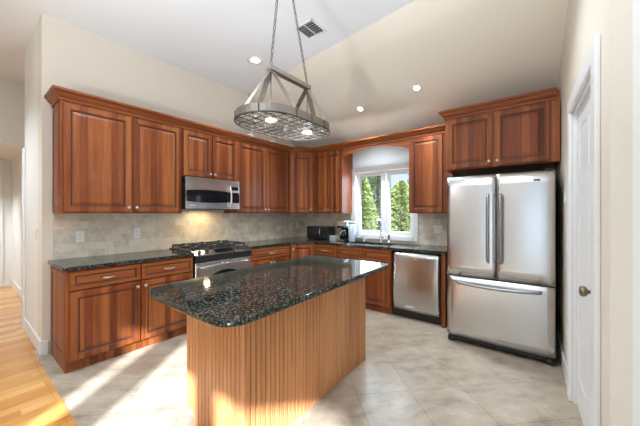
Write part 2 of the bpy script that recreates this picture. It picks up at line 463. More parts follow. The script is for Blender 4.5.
# window_1
b = MB(); cw = .075; y0, y1 = YB - .026, YB
b.box(WX0 - cw, WX0, y0, y1, WZ0 - .07, WZ1 + cw, .004).box(WX1, WX1 + cw, y0, y1, WZ0 - .07, WZ1 + cw, .004)
b.box(WX0, WX1, y0, y1, WZ1, WZ1 + cw, .004)
b.box(WX0, WX1, y0 - .012, y1, WZ0 - .07, WZ0, .004)
b.box(WX0, WX0 + .02, YB, YB + .14, WZ0, WZ1).box(WX1 - .02, WX1, YB, YB + .14, WZ0, WZ1).box(WX0, WX1, YB, YB + .14, WZ0, WZ0 + .02).box(WX0, WX1, YB, YB + .14, WZ1 - .02, WZ1)
win = struct(b.build('window_1', M['white']))
mid = -2.03
b = MB(); b.box(mid - .03, mid + .03, YB - .004, YB + .12, WZ0 + .02, WZ1 - .02, .004); b.build('mullion', M['white'], win)
for (a, c) in ((WX0 + .02, mid - .03), (mid + .03, WX1 - .02)):
    s_ = MB(); t = .045
    s_.box(a, a + t, YB + .03, YB + .08, WZ0 + .02, WZ1 - .02, .004).box(c - t, c, YB + .03, YB + .08, WZ0 + .02, WZ1 - .02, .004)
    s_.box(a + t, c - t, YB + .03, YB + .08, WZ0 + .02, WZ0 + .02 + t, .004).box(a + t, c - t, YB + .03, YB + .08, WZ1 - .02 - t, WZ1 - .02, .004)
    so = s_.build('sash', M['white'], win)
    p = MB(); p.box(a + t, c - t, YB + .052, YB + .056, WZ0 + .02 + t, WZ1 - .02 - t); p.build('pane', M['glass'], so)
    h = MB(); h.box((a + c) / 2 - .03, (a + c) / 2 + .03, YB + .012, YB + .03, WZ0 + .022, WZ0 + .04, .003)
    h.tube([((a + c) / 2, YB + .02, WZ0 + .04), ((a + c) / 2 + .05, YB + .005, WZ0 + .05)], .006); h.build('crank_handle', M['white'], so)

# ------------------------------------------------------------------ outdoors
b = MB(); b.box(-30, 25, YB + .25, 40, -.6, -.5); struct(b.build('ground_outside', M['grass']))
def tree(name, label, x, y, h, r, mat, n, base=.2):
    t = thing(name, label, 'tree', (x, y, -.5))
    k = MB(); k.tube([(0, 0, 0), (.05, 0, h * .5), (0, .05, h * .92)], [.14, .09, .02], 7); k.build('trunk', M['bark'], t)
    f = MB(); f.use(mat)
    for i in range(n):
        u = random.random() ** .8; z = base + u * (h - base); rad = r * (1 - u) ** .6 * (.72 + .3 * math.sin(z * 6 + i % 5)) + .06
        a = random.random() * 2 * math.pi; q = rad * math.sqrt(.35 + .65 * random.random())
        c = Vector((q * math.cos(a), q * math.sin(a), z))
        out = Vector((math.cos(a), math.sin(a), random.uniform(-.6, .5))).normalized(); sz = random.uniform(.05, .13)
        side = out.cross(Vector((random.uniform(-1, 1), random.uniform(-1, 1), random.uniform(-1, 1)))).normalized()
        nrm = out.cross(side)
        vs = [f.b.verts.new(c + p) for p in (-out * sz * .3, side * sz * .42 + nrm * sz * .1, out * sz, -side * sz * .42 + nrm * sz * .1)]
        f._f(vs)
    f.build('foliage', None, t)
tree('evergreen_tree', 'yellow-green bushy tree filling the left window sash', -6.45, 11.2, 3.5, .96, M['leaf1'], 8000)
tree('evergreen_tree', 'broad yellow-green tree low in the right window sash', -4.45, 10.8, 3.1, .90, M['leaf1'], 8000)
tree('evergreen_tree', 'darker green tall tree at the right side of the window', -4.4, 13.4, 5.2, 1.3, M['leaf2'], 8000)
tree('evergreen_tree', 'dark green tree behind, seen between the two sashes', -7.1, 14.0, 4.7, 1.3, M['leaf2'], 8000)
tree('evergreen_tree', 'dark green tree at the far left edge of the window', -8.6, 11.6, 5.0, 1.2, M['leaf2'], 6000)

# ------------------------------------------------------------------ cabinet parts (local frame: x to the right, -y towards the viewer)
def panel_steps(w_=M['wood']):
    G = M['glaze']
    return [(0, 0, w_), (0, -.017, w_), (.004, -.021, w_), (.048, -.021, w_), (.051, -.0165, G), (.056, -.0165, w_), (.060, -.011, G), (.068, -.009, G), (.094, -.016, w_), (.096, -.016, w_)]
def drawer_steps(w_=M['wood_h']):
    G = M['glaze']
    return [(0, 0, w_), (0, -.017, w_), (.004, -.021, w_), (.030, -.021, w_), (.033, -.0165, G), (.037, -.0165, w_), (.040, -.012, G), (.045, -.011, G), (.056, -.016, w_), (.058, -.016, w_)]
def knob(parent, x, z, y=-.021):
    k = MB(); k.lathe([(.010, 0), (.006, -.004), (.006, -.014), (.014, -.018), (.016, -.024), (.012, -.029), (.004, -.031)], (x, y, z), 'y', 14)
    return k.build('knob', M['nickel'], parent)
def pull(parent, x, z, half=.048, y=-.021):
    k = MB(); k.tube([(x - half, y, z), (x - half, y - .018, z + .001), (x - half * .6, y - .028, z), (x, y - .031, z - .002), (x + half * .6, y - .028, z), (x + half, y - .018, z + .001), (x + half, y, z)], [.006, .006, .006, .007, .006, .006, .006], 8)
    return k.build('pull', M['nickel'], parent)
def cabinet(name, label, cat, loc, rz, w_, dp, h, doors=(), drawers=(), toe=0.0, body_mat=None, group=None, pulls=True):
    t = thing(name, label, cat, loc, rz, group)
    c = MB(); c.use(body_mat or M['wood'])
    if toe: c.box(0, w_, 0, dp, toe, h).box(0, w_, .03, dp, 0, toe)
    else: c.box(0, w_, 0, dp, 0, h)
    c.build('body', None, t)
    for (x0, x1, z0, z1, side) in doors:
        q = MB(); q.loops(x0, x1, z0, z1, panel_steps()); do = q.build('door', None, t)
        if side:
            kx = x1 - .028 if side[0] == 'r' else x0 + .028; kz = z0 + .045 if side[1] == 'b' else z1 - .045
            knob(do, kx, kz)
    for (x0, x1, z0, z1) in drawers:
        q = MB(); q.loops(x0, x1, z0, z1, drawer_steps()); do = q.build('drawer', None, t)
        if pulls: pull(do, (x0 + x1) / 2, (z0 + z1) / 2)
    return t
L90 = R(90)
UB, UT = 1.373, 2.42
uh = UT - UB
# wall cabinets, range wall
c = cabinet('wall_cabinet', 'tall two-door cherry wall cabinet at the left end, beside the wall corner', 'cabinet', (XU, .605, UB), L90, 1.115, .326, uh,
        [(.018, .568, .012, uh - .03, 'rb'), (.584, 1.095, .012, uh - .03, 'lb')], group='cherry wall cabinets')
q = MB(); q.loops(.02, .30, .02, uh - .04, [(0, 0, M['wood']), (0, -.004, M['wood']), (.04, -.004, M['wood']), (.046, -.001, M['glaze']), (.06, -.003, M['wood'])])
e = q.build('end_panel', None, c); e.rotation_euler.z = R(-90); e.location = (0, .326, 0)
cabinet('wall_cabinet', 'short two-door cherry wall cabinet above the microwave', 'cabinet', (XU, 1.723, 1.825), L90, .795, .326, UT - 1.825,
        [(.012, .388, .012, UT - 1.825 - .03, 'rb'), (.40, .783, .012, UT - 1.825 - .03, 'lb')], group='cherry wall cabinets')
cabinet('wall_cabinet', 'two-door cherry wall cabinet between the microwave and the corner cabinet', 'cabinet', (XU, 2.521, UB), L90, 1.07, .326, uh,
        [(.015, .525, .012, uh - .03, 'rb'), (.537, 1.045, .012, uh - .03, 'lb')], group='cherry wall cabinets')
# corner wall cabinet: a five-sided body with one diagonal door
t = thing('wall_cabinet', 'diagonal one-door cherry wall cabinet in the room corner', 'cabinet', (XU, 3.594, UB), 0, 'cherry wall cabinets')
b = MB(); b.use(M['wood']); pts = [(0, 0), (.282, .326), (.282, YB - 3.594), (XL - XU, YB - 3.594), (XL - XU, 0)]
b.prism([(p[0] * .999, p[1] * .999) for p in pts], 'z', 0, uh); b.build('body', None, t)
dl = math.hypot(.282, .326); da = math.atan2(.326, .282)
q = MB(); q.loops(.035, dl - .035, .012, uh - .03, panel_steps()); do = q.build('door', None, t); do.rotation_euler.z = da
knob(do, dl - .065, .06)
# window wall
cabinet('wall_cabinet', 'two-door cherry wall cabinet left of the window, above the coffee maker', 'cabinet', (-3.205, YU, UB), 0, .588, .326, uh,
        [(.012, .288, .012, uh - .03, 'rb'), (.30, .576, .012, uh - .03, 'lb')], group='cherry wall cabinets')
cabinet('wall_cabinet', 'narrow one-door cherry wall cabinet right of the window, beside the refrigerator', 'cabinet', (-1.499, YU, UB), 0, .566, .326, uh,
        [(.022, .448, .012, uh - .03, None)], group='cherry wall cabinets')
FY = 3.55; FZ0, FZ1 = 1.868, 2.47
t = cabinet('wall_cabinet', 'high deep two-door cherry cabinet directly above the refrigerator', 'cabinet', (-.925, FY, FZ0), 0, 1.005, .69, FZ1 - FZ0,
        [(.03, .478, .012, FZ1 - FZ0 - .03, 'rb'), (.498, .955, .012, FZ1 - FZ0 - .03, 'lb')], group='cherry wall cabinets')
CROWN = [(0, 0), (.010, 0), (.010, .022), (.020, .03), (.034, .045), (.046, .068), (.060, .076), (.060, .098), (0, .098)]
b = MB(); b.use(M['wood_h']); b.sweep([(0, .69), (0, 0), (1.005, 0)], [(o, z + FZ1 - FZ0 - .012) for o, z in CROWN]); b.build('crown', None, t)
b = MB(); b.use(M['wood']); b.box(1.0055, 1.032, .004, .022, 0, FZ1 - FZ0 + .08); b.build('filler', None, t)
# long crown over the wall cabinets
b = MB(); b.use(M['wood_h'])
b.sweep([(XL + .002, .605), (XU, .605), (XU, 3.594), (XU + .282, YU), (-.93, YU)], [(o + .0005, z + UT - .008) for o, z in CROWN])
tag(b.build('crown_molding', None), 'long cherry crown molding along the top of the wall cabinets', 'molding')
# arched valance over the window
b = MB(); b.use(M['wood_h']); x0, x1 = -2.615, -1.501; pts = [(x0, UT - .01), (x0, 2.285)]
for i in range(17):
    u = i / 16; pts.append((x0 + .03 + (x1 - x0 - .06) * u, 2.285 + .095 * math.sin(math.pi * u) ** .8))
pts += [(x1, 2.285), (x1, UT - .01)]
b.prism(pts, 'y', YU + .002, YU + .024); tag(b.build('valance', None), 'arched cherry valance board spanning above the window', 'valance')

# base cabinets
BH = CT0 - .002
c = cabinet('base_cabinet', 'two-door two-drawer cherry base cabinet left of the range', 'cabinet', (XB, .592, 0), L90, 1.122, .605, BH,
        [(.025, .566, .10, .692, 'rt'), (.580, 1.11, .10, .692, 'lt')], [(.025, .566, .708, .864), (.580, 1.11, .708, .864)], .088, group='cherry base cabinets')
q = MB(); q.loops(.04, .57, .10, BH - .03, [(0, 0, M['wood']), (0, -.004, M['wood']), (.05, -.004, M['wood']), (.056, -.0005, M['glaze']), (.07, -.003, M['wood'])])
e = q.build('end_panel', None, c); e.rotation_euler.z = R(-90); e.location = (0, .605, 0)
cabinet('base_cabinet', 'two-drawer-front cherry base cabinet right of the range', 'cabinet', (XB, 2.522, 0), L90, .79, .605, BH,
        [(.02, .388, .10, .692, 'rt'), (.400, .77, .10, .692, 'lt')], [(.02, .77, .708, .864)], .088, group='cherry base cabinets')
t = thing('base_cabinet', 'diagonal cherry base cabinet in the room corner, under the toaster oven', 'cabinet', (XB, 3.314, 0), 0, 'cherry base cabinets')
b = MB(); b.use(M['wood']); ddx, ddy = .235, YBF - 3.314
pts = [(0, 0), (ddx, ddy), (ddx, YB - 3.314 - .015), (XL - XB + .012, YB - 3.314 - .015), (XL - XB + .012, 0)]
b.prism(pts, 'z', .088, BH); b.prism([(p[0] - .02 if i < 2 else p[0], p[1] + (.02 if i < 2 else 0)) for i, p in enumerate(pts)], 'z', 0, .088); b.build('body', None, t)
dl = math.hypot(ddx, ddy); da = math.atan2(ddy, ddx)
q = MB(); q.loops(.02, dl - .02, .10, .864, panel_steps()); do = q.build('door', None, t); do.rotation_euler.z = da; knob(do, .05, .80)
cabinet('base_cabinet', 'narrow one-drawer cherry base cabinet under the coffee maker', 'cabinet', (-2.973, YBF, 0), 0, .462, .595, BH,
        [(.012, .45, .10, .692, 'rt')], [(.012, .45, .708, .864)], .088, group='cherry base cabinets')
cabinet('base_cabinet', 'two-door cherry sink base cabinet between the drawer cabinet and the dishwasher', 'cabinet', (-2.509, YBF, 0), 0, .872, .595, .70,
        [(.012, .432, .10, .692, 'rt'), (.444, .86, .10, .692, 'lt')], [(.012, .432, .708, .864), (.444, .86, .708, .864)], .088, group='cherry base cabinets', pulls=False)
sb = bpy.data.objects['base_cabinet.004']
b = MB(); b.use(M['wood']).box(0, .872, 0, .02, .70, BH).box(0, .02, .02, .595, .70, BH).box(.852, .872, .02, .595, .70, BH); b.build('face_frame', None, sb)
b = MB(); b.use(M['wood']); b.box(-.986, -.944, YBF - .02, YB - .012, 0, BH - .0)
tag(b.build('end_panel', None), 'tall narrow cherry end panel between the dishwasher and the refrigerator', 'panel')

# worktops
def worktop(b, boxes):
    b.use(M['granite'])
    for q in boxes: b.box(*q, .005, 2)
    return b
b = worktop(MB(), [(XL + .011, XB + .03, .568, 1.713, CT0, CT1)])
tag(b.build('countertop', None), 'short dark granite countertop left of the range', 'countertop', 'granite countertops')
SX0, SX1, SY0, SY1 = -2.42, -1.72, 3.74, 4.06
b = MB(); b.use(M['granite'])
f = .028
pts = [(XL + .011, 2.524), (XB + f, 2.524), (XB + f, 3.30), (XB + ddx + .012, YBF - f), (SX0, YBF - f), (SX0, YB - .011), (XL + .011, YB - .011)]
b.prism(pts, 'z', CT0, CT1)
b.box(SX0, SX1, YBF - f, SY0, CT0, CT1).box(SX0, SX1, SY1, YB - .011, CT0, CT1).box(SX1, -.944, YBF - f, YB - .011, CT0, CT1)
tag(b.build('countertop', None), 'long L-shaped dark granite countertop running round the corner under the window', 'countertop', 'granite countertops')

# sink and tap
t = thing('sink', 'stainless steel undermount sink set in the counter under the window', 'sink', ((SX0 + SX1) / 2, (SY0 + SY1) / 2, .715))
b = MB(); hx, hy = (SX1 - SX0) / 2 - .002, (SY1 - SY0) / 2 - .002; b.use(M['steel'])
b.box(-hx, hx, -hy, hy, 0, .008).box(-hx, -hx + .008, -hy, hy, .008, .166).box(hx - .008, hx, -hy, hy, .008, .166).box(-hx, hx, -hy, -hy + .008, .008, .166).box(-hx, hx, hy - .008, hy, .008, .166)
b.build('basin', None, t)
b = MB(); b.lathe([(.045, .008), (.045, .011), (.03, .012), (.012, .0121)], (0, 0, 0)); b.build('drain', M['chrome'], t)
t = thing('faucet', 'tall chrome single-lever faucet behind the sink, in front of the window', 'faucet', (-2.03, 4.14, CT1))
b = MB(); b.lathe([(.032, 0), (.032, .008), (.024, .014), (.022, .10), (.017, .108), (.015, .16)]); b.build('base', M['chrome'], t)
b = MB(); b.tube([(0, 0, .15), (0, 0, .30), (0, -.02, .345), (0, -.06, .365), (0, -.11, .355), (0, -.14, .32), (0, -.145, .26)], [.012, .012, .012, .012, .012, .014, .016], 10); b.build('spout', M['chrome'], t)
b = MB(); b.tube([(.02, 0, .07), (.05, 0, .085), (.10, 0, .12)], [.010, .008, .006], 8); b.build('lever', M['chrome'], t)
t = thing('side_sprayer', 'short chrome side sprayer just right of the faucet', 'sprayer', (-1.90, 4.14, CT1))
b = MB(); b.lathe([(.024, 0), (.024, .008), (.014, .014), (.013, .05)]); b.build('base', M['chrome'], t)
b = MB(); b.lathe([(.012, .05), (.014, .08), (.018, .11), (.016, .125), (.006, .128)]); b.build('spray_head', M['darknickel'], t)
t = thing('soap_dispenser', 'small chrome soap dispenser pump left of the faucet', 'dispenser', (-2.33, 4.13, CT1))
b = MB(); b.lathe([(.020, 0), (.020, .006), (.011, .01), (.010, .06)]); b.build('base', M['chrome'], t)
b = MB(); b.tube([(0, 0, .06), (0, 0, .078), (0, -.05, .082), (0, -.06, .072)], .007, 8); b.build('nozzle', M['chrome'], t)

# ------------------------------------------------------------------ range
t = thing('gas_range', 'stainless steel slide-in gas range under the microwave', 'range', (XB + .01, 1.719, 0), L90)
W = .797
b = MB(); b.use(M['black']); b.box(0.004, W - .004, .02, .60, .02, .90); b.build('body', None, t)
b = MB(); b.use(M['steel']); b.box(.006, W - .006, -.03, .02, .20, .792, .004); od = b.build('oven_door', None, t)
b = MB(); b.use(M['blackglass']); pts = [(.14, .32), (W - .14, .32), (W - .14, .60)] + [(W - .14 - (W - .28) * i / 12, .60 + .07 * math.sin(math.pi * i / 12)) for i in range(1, 12)] + [(.14, .60)]
b.prism(pts, 'y', -.033, -.029); b.build('window', None, od)
b = MB(); b.tube([(.05, -.03, .735), (.055, -.065, .738)] + [(.06 + (W - .12) * i / 10, -.075 - .012 * math.sin(math.pi * i / 10), .74 + .022 * math.sin(math.pi * i / 10)) for i in range(11)] + [(W - .055, -.065, .738), (W - .05, -.03, .735)], .012, 8); b.build('handle', M['chrome'], od)
b = MB(); b.use(M['steel']); b.box(.006, W - .006, -.028, .02, .04, .19, .004); b.build('drawer', None, t)
b = MB(); b.use(M['black']); b.prism([(-.032, .802), (-.045, .85), (-.045, .872), (.02, .90), (.02, .802)], 'x', 0, W); b.build('control_band', None, t)
b = MB(); b.use(M['steel']); b.prism([(-.048, .8725), (-.048, .882), (.06, .928), (.06, .90), (.02, .9005)], 'x', -.004, W + .004); cp = b.build('control_panel', None, t)
b = MB(); b.use(M['blackglass']); sl = (.928 - .882) / .108
b.prism([(-.030, .8905), (.042, .8905 + sl * .072), (.042, .8935 + sl * .072), (-.030, .8935)], 'x', .27, .53); b.build('display', None, cp)
for x in (.07, .165, .60, .685, .755):
    k = MB(); k.lathe([(.020, 0), (.021, .012), (.017, .024), (.006, .026)], (0, 0, 0), 'z', 14)
    ko = k.build('knob', M['black'], cp, (x, .006, .905)); ko.rotation_euler.x = R(-23) * -1
b = MB(); b.use(M['black']); b.box(-.006, W + .006, .06, .60, .9145, .926, .003); ck = b.build('cooktop', None, t)
for i in range(3):
    gx0 = .02 + i * .254; gx1 = gx0 + .245; b = MB(); b.use(M['iron']); zt = .970
    for x in (gx0, gx1 - .014): b.box(x, x + .018, .08, .58, zt - .018, zt, .003)
    for y in (.08, .325, .566): b.box(gx0 + .014, gx1 - .014, y, y + .014, zt - .016, zt, .003)
    for y in (.20, .44):
        b.box(gx0 + .014, gx0 + .09, y, y + .012, zt - .014, zt + .012, .003).box(gx1 - .09, gx1 - .014, y, y + .012, zt - .014, zt + .012, .003)
        b.box((gx0 + gx1) / 2 - .006, (gx0 + gx1) / 2 + .006, y - .09, y - .03, zt - .014, zt + .012, .003).box((gx0 + gx1) / 2 - .006, (gx0 + gx1) / 2 + .006, y + .045, y + .10, zt - .014, zt + .012, .003)
    for x in (gx0, gx1 - .014):
        for y in (.08, .566): b.box(x, x + .014, y, y + .014, .926, zt - .016)
    b.build('grate', None, t)
for x, y in ((.14, .2), (.14, .45), (.397, .32), (.655, .2), (.655, .45)):
    b = MB(); b.lathe([(.05, .926), (.05, .934), (.036, .936), (.036, .946), (.012, .948)], (x, y, 0)); b.build('burner', M['iron'], t)

# microwave
t = thing('microwave', 'stainless steel over-the-range microwave above the gas range', 'microwave', (XU + .06, 1.728, 1.418), L90)
W, Hm = .782, .403
b = MB(); b.use(M['black']); b.box(0, W, 0, .385, 0, Hm); b.build('body', None, t)
b = MB(); b.use(M['steel']); b.box(.004, W - .004, -.012, 0, Hm - .06, Hm - .002)
for i in range(4): b.use(M['slot']).box(.02, W - .02, -.013, -.0119, Hm - .052 + i * .012, Hm - .048 + i * .012)
b.build('vent_grille', None, t)
b = MB(); b.use(M['steel']); b.box(.004, W * .80, -.022, 0, .006, Hm - .064, .004); dm = b.build('door', None, t)
def arcband(xa, xb, za, zb, bow, n=12):
    return [(xa + (xb - xa) * i / n, za - bow * math.sin(math.pi * (.15 + .7 * i / n))) for i in range(n + 1)] + [(xb - (xb - xa) * i / n, zb + bow * math.sin(math.pi * (.15 + .7 * i / n))) for i in range(n + 1)]
b = MB(); b.use(M['blackglass']); b.prism(arcband(.006, W * .795, .115, .225, .028), 'y', -.0245, -.0215); b.build('window', None, dm)
b = MB(); x = W * .775; b.tube([(x, -.02, .035), (x, -.05, .05), (x + .006, -.06, .10), (x + .008, -.062, .17), (x + .006, -.06, .24), (x, -.05, .29), (x, -.02, .305)], .011, 8); b.build('handle', M['chrome'], dm)
b = MB(); b.use(M['steel']); b.box(W * .805, W - .004, -.018, 0, .006, Hm - .064, .004); cp = b.build('control_panel', None, t)
b = MB(); b.use(M['blackglass']); b.box(W * .83, W - .03, -.0205, -.0175, Hm - .135, Hm - .085); b.build('display', None, cp)
b = MB(); b.use(M['blackglass']); b.box(W * .815, W - .012, -.0205, -.0175, .095, .235); kp = b.build('keypad', None, cp)
b = MB(); b.use(M['badge']); b.box(.05, .12, -.0235, -.0215, .045, .06); b.build('badge', None, dm)
ll = bpy.data.lights.new('microwave_task_light', 'AREA'); ll.size = .06; ll.energy = 1.3; ll.color = (1, .72, .38)
lo = bpy.data.objects.new('microwave_task_light', ll); COL.objects.link(lo); lo.location = (-3.6, 2.12, 1.41); lo.rotation_euler = (0, R(0), 0)

# ------------------------------------------------------------------ dishwasher
DX0, DX1 = -1.628, -.994
t = thing('dishwasher', 'stainless steel dishwasher between the sink cabinet and the refrigerator', 'dishwasher', (DX0, YBF, 0)); W = DX1 - DX0
b = MB(); b.use(M['black']); b.box(.004, W - .002, .04, .58, .01, BH - .006); b.build('body', None, t)
def curved_front(x0, x1, z0, z1, yb, yf, bow, n=14, zb=0.0, nz=10):
    """steel front, gently bowed across (bow) and up (zb)"""
    m = MB(); g = []
    for i in range(n + 1):
        u = i / n; x = x0 + (x1 - x0) * u; row = []
        for j in range(nz + 1):
            v_ = j / nz; edge = min(1, min(u, 1 - u) * 30 + .35)
            y = yf - bow * (1 - (2 * u - 1) ** 2) - zb * (1 - (2 * v_ - 1) ** 2) + .008 * (1 - edge)
            row.append(m.b.verts.new((x, y, z0 + (z1 - z0) * v_)))
        g.append(row)
    for i in range(n):
        for j in range(nz): m._f([g[i][j], g[i + 1][j], g[i + 1][j + 1], g[i][j + 1]], True)
    per = [g[i][0] for i in range(n + 1)] + [g[n][j] for j in range(1, nz + 1)] + [g[i][nz] for i in range(n - 1, -1, -1)] + [g[0][j] for j in range(nz - 1, 0, -1)]
    bk = [m.b.verts.new((q.co.x, yb, q.co.z)) for q in per]; k = len(per)
    for i in range(k): m._f([per[i], per[(i + 1) % k], bk[(i + 1) % k], bk[i]])
    m._f(bk); return m
dd = curved_front(.006, W - .006, .115, BH - .012, .04, -.006, .012, zb=.012).build('door', M['steel_dark'], t)
b = MB(); b.use(M['badge']); b.box(.20, .31, -.0305, -.02, .165, .183, .002); b.build('badge', None, dd)
b = MB(); b.use(M['chrome']); pts = [(.27, .80), (.28, .765), (.30, .75), (.36, .75), (.38, .765), (.39, .80)]
b.box(.255, .385, -.022, -.01, .775, .786, .003).box(.372, .385, -.028, -.01, .755, .80, .003).box(.295, .34, -.03, -.012, .772, .796, .006); b.build('latch', None, dd)
b = MB(); b.use(M['black']); b.box(.0, W, .05, .07, .0, .11); b.build('toe_kick', None, t)

# ------------------------------------------------------------------ refrigerator
FX0, FX1, FF = -.838, .066, 3.29
t = thing('refrigerator', 'stainless steel french-door refrigerator with bottom freezer drawer', 'refrigerator', (FX0, FF, 0)); W = FX1 - FX0
b = MB(); b.use(M['black']); b.box(.008, W + .004, .075, .90, .045, 1.745); b.build('body', None, t)
hw = W / 2
for (a, c, hx) in ((0, hw - .004, hw - .063), (hw + .004, W, hw + .042)):
    q = curved_front(a, c, .722, 1.752, .07, 0, .010, zb=.0).build('door', M['steel'], t)
    z0, z1 = .885, 1.555
    k = MB(); k.use(M['handle'])
    pth = [(hx, 0, z0), (hx, -.045, z0 + .012)] + [(hx, -.058 - .006 * math.sin(math.pi * i / 8), z0 + .03 + (z1 - z0 - .06) * i / 8) for i in range(9)] + [(hx, -.045, z1 - .012), (hx, 0, z1)]
    k.tube(pth, [.013] * 2 + [.0145] * 9 + [.013] * 2, 10); k.build('handle', None, q)
    hc = MB(); hc.use(M['black']); xx = a + .04 if a == 0 else c - .04; hc.box(xx - .03, xx + .03, .01, .09, 1.753, 1.775, .004); hc.build('hinge_cap', None, q)
b = MB(); b.use(M['slot']); b.box(W - .165, W - .105, -.009, 0.0, 1.668, 1.684); bd = b.build('badge', None, t)
q = curved_front(0, W, .085, .708, .07, 0, .008, zb=.0).build('freezer_drawer', M['steel'], t)
k = MB(); k.use(M['handle']); z = .655
pth = [(.105, 0, z), (.105, -.045, z)] + [(.12 + (W - .24) * i / 10, -.055 - .018 * math.sin(math.pi * i / 10), z - .012 * math.sin(math.pi * i / 10)) for i in range(11)] + [(W - .105, -.045, z), (W - .105, 0, z)]
k.tube(pth, .0155, 10); k.build('handle', None, q)
b = MB(); b.use(M['black']); b.box(.03, W - .03, .03, .06, .03, .08); b.build('grille', None, t)
for x in (.035, W - .035):
    b = MB(); b.use(M['black']); b.lathe([(.012, -.035), (.034, -.03), (.034, .03), (.012, .035)], (x, .05, .034), 'x', 14); b.build('foot_roller', None, t)

# ------------------------------------------------------------------ island
IX0, IX1, IY0, IY1 = -1.905, -1.288, .97, 2.40
t = thing('kitchen_island', 'cherry beadboard kitchen island under the dark granite top', 'island', ((IX0 + IX1) / 2, (IY0 + IY1) / 2, 0))
hx, hy = (IX1 - IX0) / 2, (IY1 - IY0) / 2
b = MB(); b.use(M['island_wood']); SK = .046                                                        # the long sides run slightly askew
b.prism([(-hx + .09, -hy + .012), (hx - .012, -hy + .012), (hx - .012 - SK, hy - .012), (-hx + .09 - SK, hy - .012)], 'z', 0, .092)
b.prism([(-hx + .012, -hy + .012), (hx - .012, -hy + .012), (hx - .012 - SK, hy - .012), (-hx + .012 - SK, hy - .012)], 'z', .092, CT0 - .002); b.build('body', None, t)
def bead(length, pitch=.0381, dep=.005):
    """beadboard outline: (along, out) points"""
    p = []; n = max(1, round(length / pitch)); q = length / n
    for i in range(n):
        a = i * q
        p += [(a, -dep), (a + .0062, -dep), (a + .0085, 0), (a + q - .0025, 0)]
    p.append((length, -dep)); return p
def bead_panel(length, z0f):
    m = MB(); m.use(M['island_wood']); P = bead(length)
    pr = [(x, -.012 - o) for x, o in P]
    for i in range(len(pr) - 1):
        (xa, ya), (xb, yb) = pr[i], pr[i + 1]; za, zb = z0f(xa), z0f(xb)
        deep = (P[i][1] < -.003 or P[i + 1][1] < -.003)
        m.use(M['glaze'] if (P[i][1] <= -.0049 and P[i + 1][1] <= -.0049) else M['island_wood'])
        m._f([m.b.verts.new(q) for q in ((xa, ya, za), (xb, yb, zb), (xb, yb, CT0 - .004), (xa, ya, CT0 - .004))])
    m.use(M['island_wood']); m.box(.093 if z0f(.0) > .05 else 0, length, -.0065, 0, 0, .093); m.box(0, length, -.0065, 0, .093, CT0 - .004)
    return m
ep = bead_panel(2 * hx, lambda x: .092 if x < .092 else 0).build('beadboard_panel', None, t, (-hx, -hy + .012, 0))
SA = math.atan(SK / (2 * hy - .024))
sp = bead_panel(math.hypot(2 * hy - .024, SK), lambda x: 0).build('beadboard_panel', None, t, (hx - .012, -hy + .012, 0), R(90) + SA)
bp = bead_panel(2 * hx, lambda x: 0).build('beadboard_panel', None, t, (hx - SK, hy - .012, 0), R(180))
cpm = MB(); cpm.use(M['island_wood']); cpm.box(hx - .014, hx + .004, -hy - .004, -hy + .016, 0, CT0 - .004, .003); cpm.build('corner_trim', None, t)
for x0, x1 in ((-hy + .03, -.24), (-.23, .23), (.24, hy - .03)):
    q = MB(); q.loops(x0, x1, .11, .86, panel_steps()); do = q.build('door', None, t, (-hx + .012 - SK / 2, 0, 0), R(-90) + SA); knob(do, x1 - .04, .8)
b = MB(); b.use(M['black']); b.box(hx - .052, hx - .01, .34, .43, .80, CT0 - .004, .004); ob = b.build('outlet_box', None, t)
ob['label'] = 'black outlet box under the top'
# island top, rounded corners
def rquad(Q, rs, ins, n=8):
    """inset, corner-rounded convex quad (counter-clockwise)"""
    p = []
    for i in range(4):
        c, a, b_ = Vector(Q[i]), Vector(Q[i - 1]), Vector(Q[(i + 1) % 4]); u, v_ = (a - c).normalized(), (b_ - c).normalized()
        half = u.angle(v_) / 2; r = max(.004, rs[i] - ins); cen = c + (u + v_).normalized() * (rs[i] / math.sin(half))
        n0, n1 = Vector((u.y, -u.x)), Vector((-v_.y, v_.x))
        if n0.dot(c - cen) < 0: n0 = -n0
        if n1.dot(c - cen) < 0: n1 = -n1
        for k in range(n + 1):
            q = n0.lerp(n1, k / n).normalized(); p.append(cen + q * r)
    return p
def slab(Q, rs, z0, z1, e=.010):
    m = MB(); m.use(M['granite']); rows = []
    for ins, z in ((e, z0), (e * .3, z0 + e * .3), (0, z0 + e), (0, z1 - e), (e * .3, z1 - e * .3), (e, z1)):
        rows.append([m.b.verts.new((q.x, q.y, z)) for q in rquad(Q, rs, ins)])
    k = len(rows[0])
    for A, B in zip(rows, rows[1:]):
        for i in range(k): m._f([A[i], A[(i + 1) % k], B[(i + 1) % k], B[i]], True)
    m._f(rows[0][::-1]); m._f(rows[-1]); return m
tag(slab(((-1.925, .70), (-1.03, .69), (-1.105, 2.445), (-2.01, 2.445)), (.15, .12, .08, .05), CT0 - .001, CT1 + .003).build('countertop', None), 'large dark granite island top with rounded front corners', 'countertop', 'granite countertops')

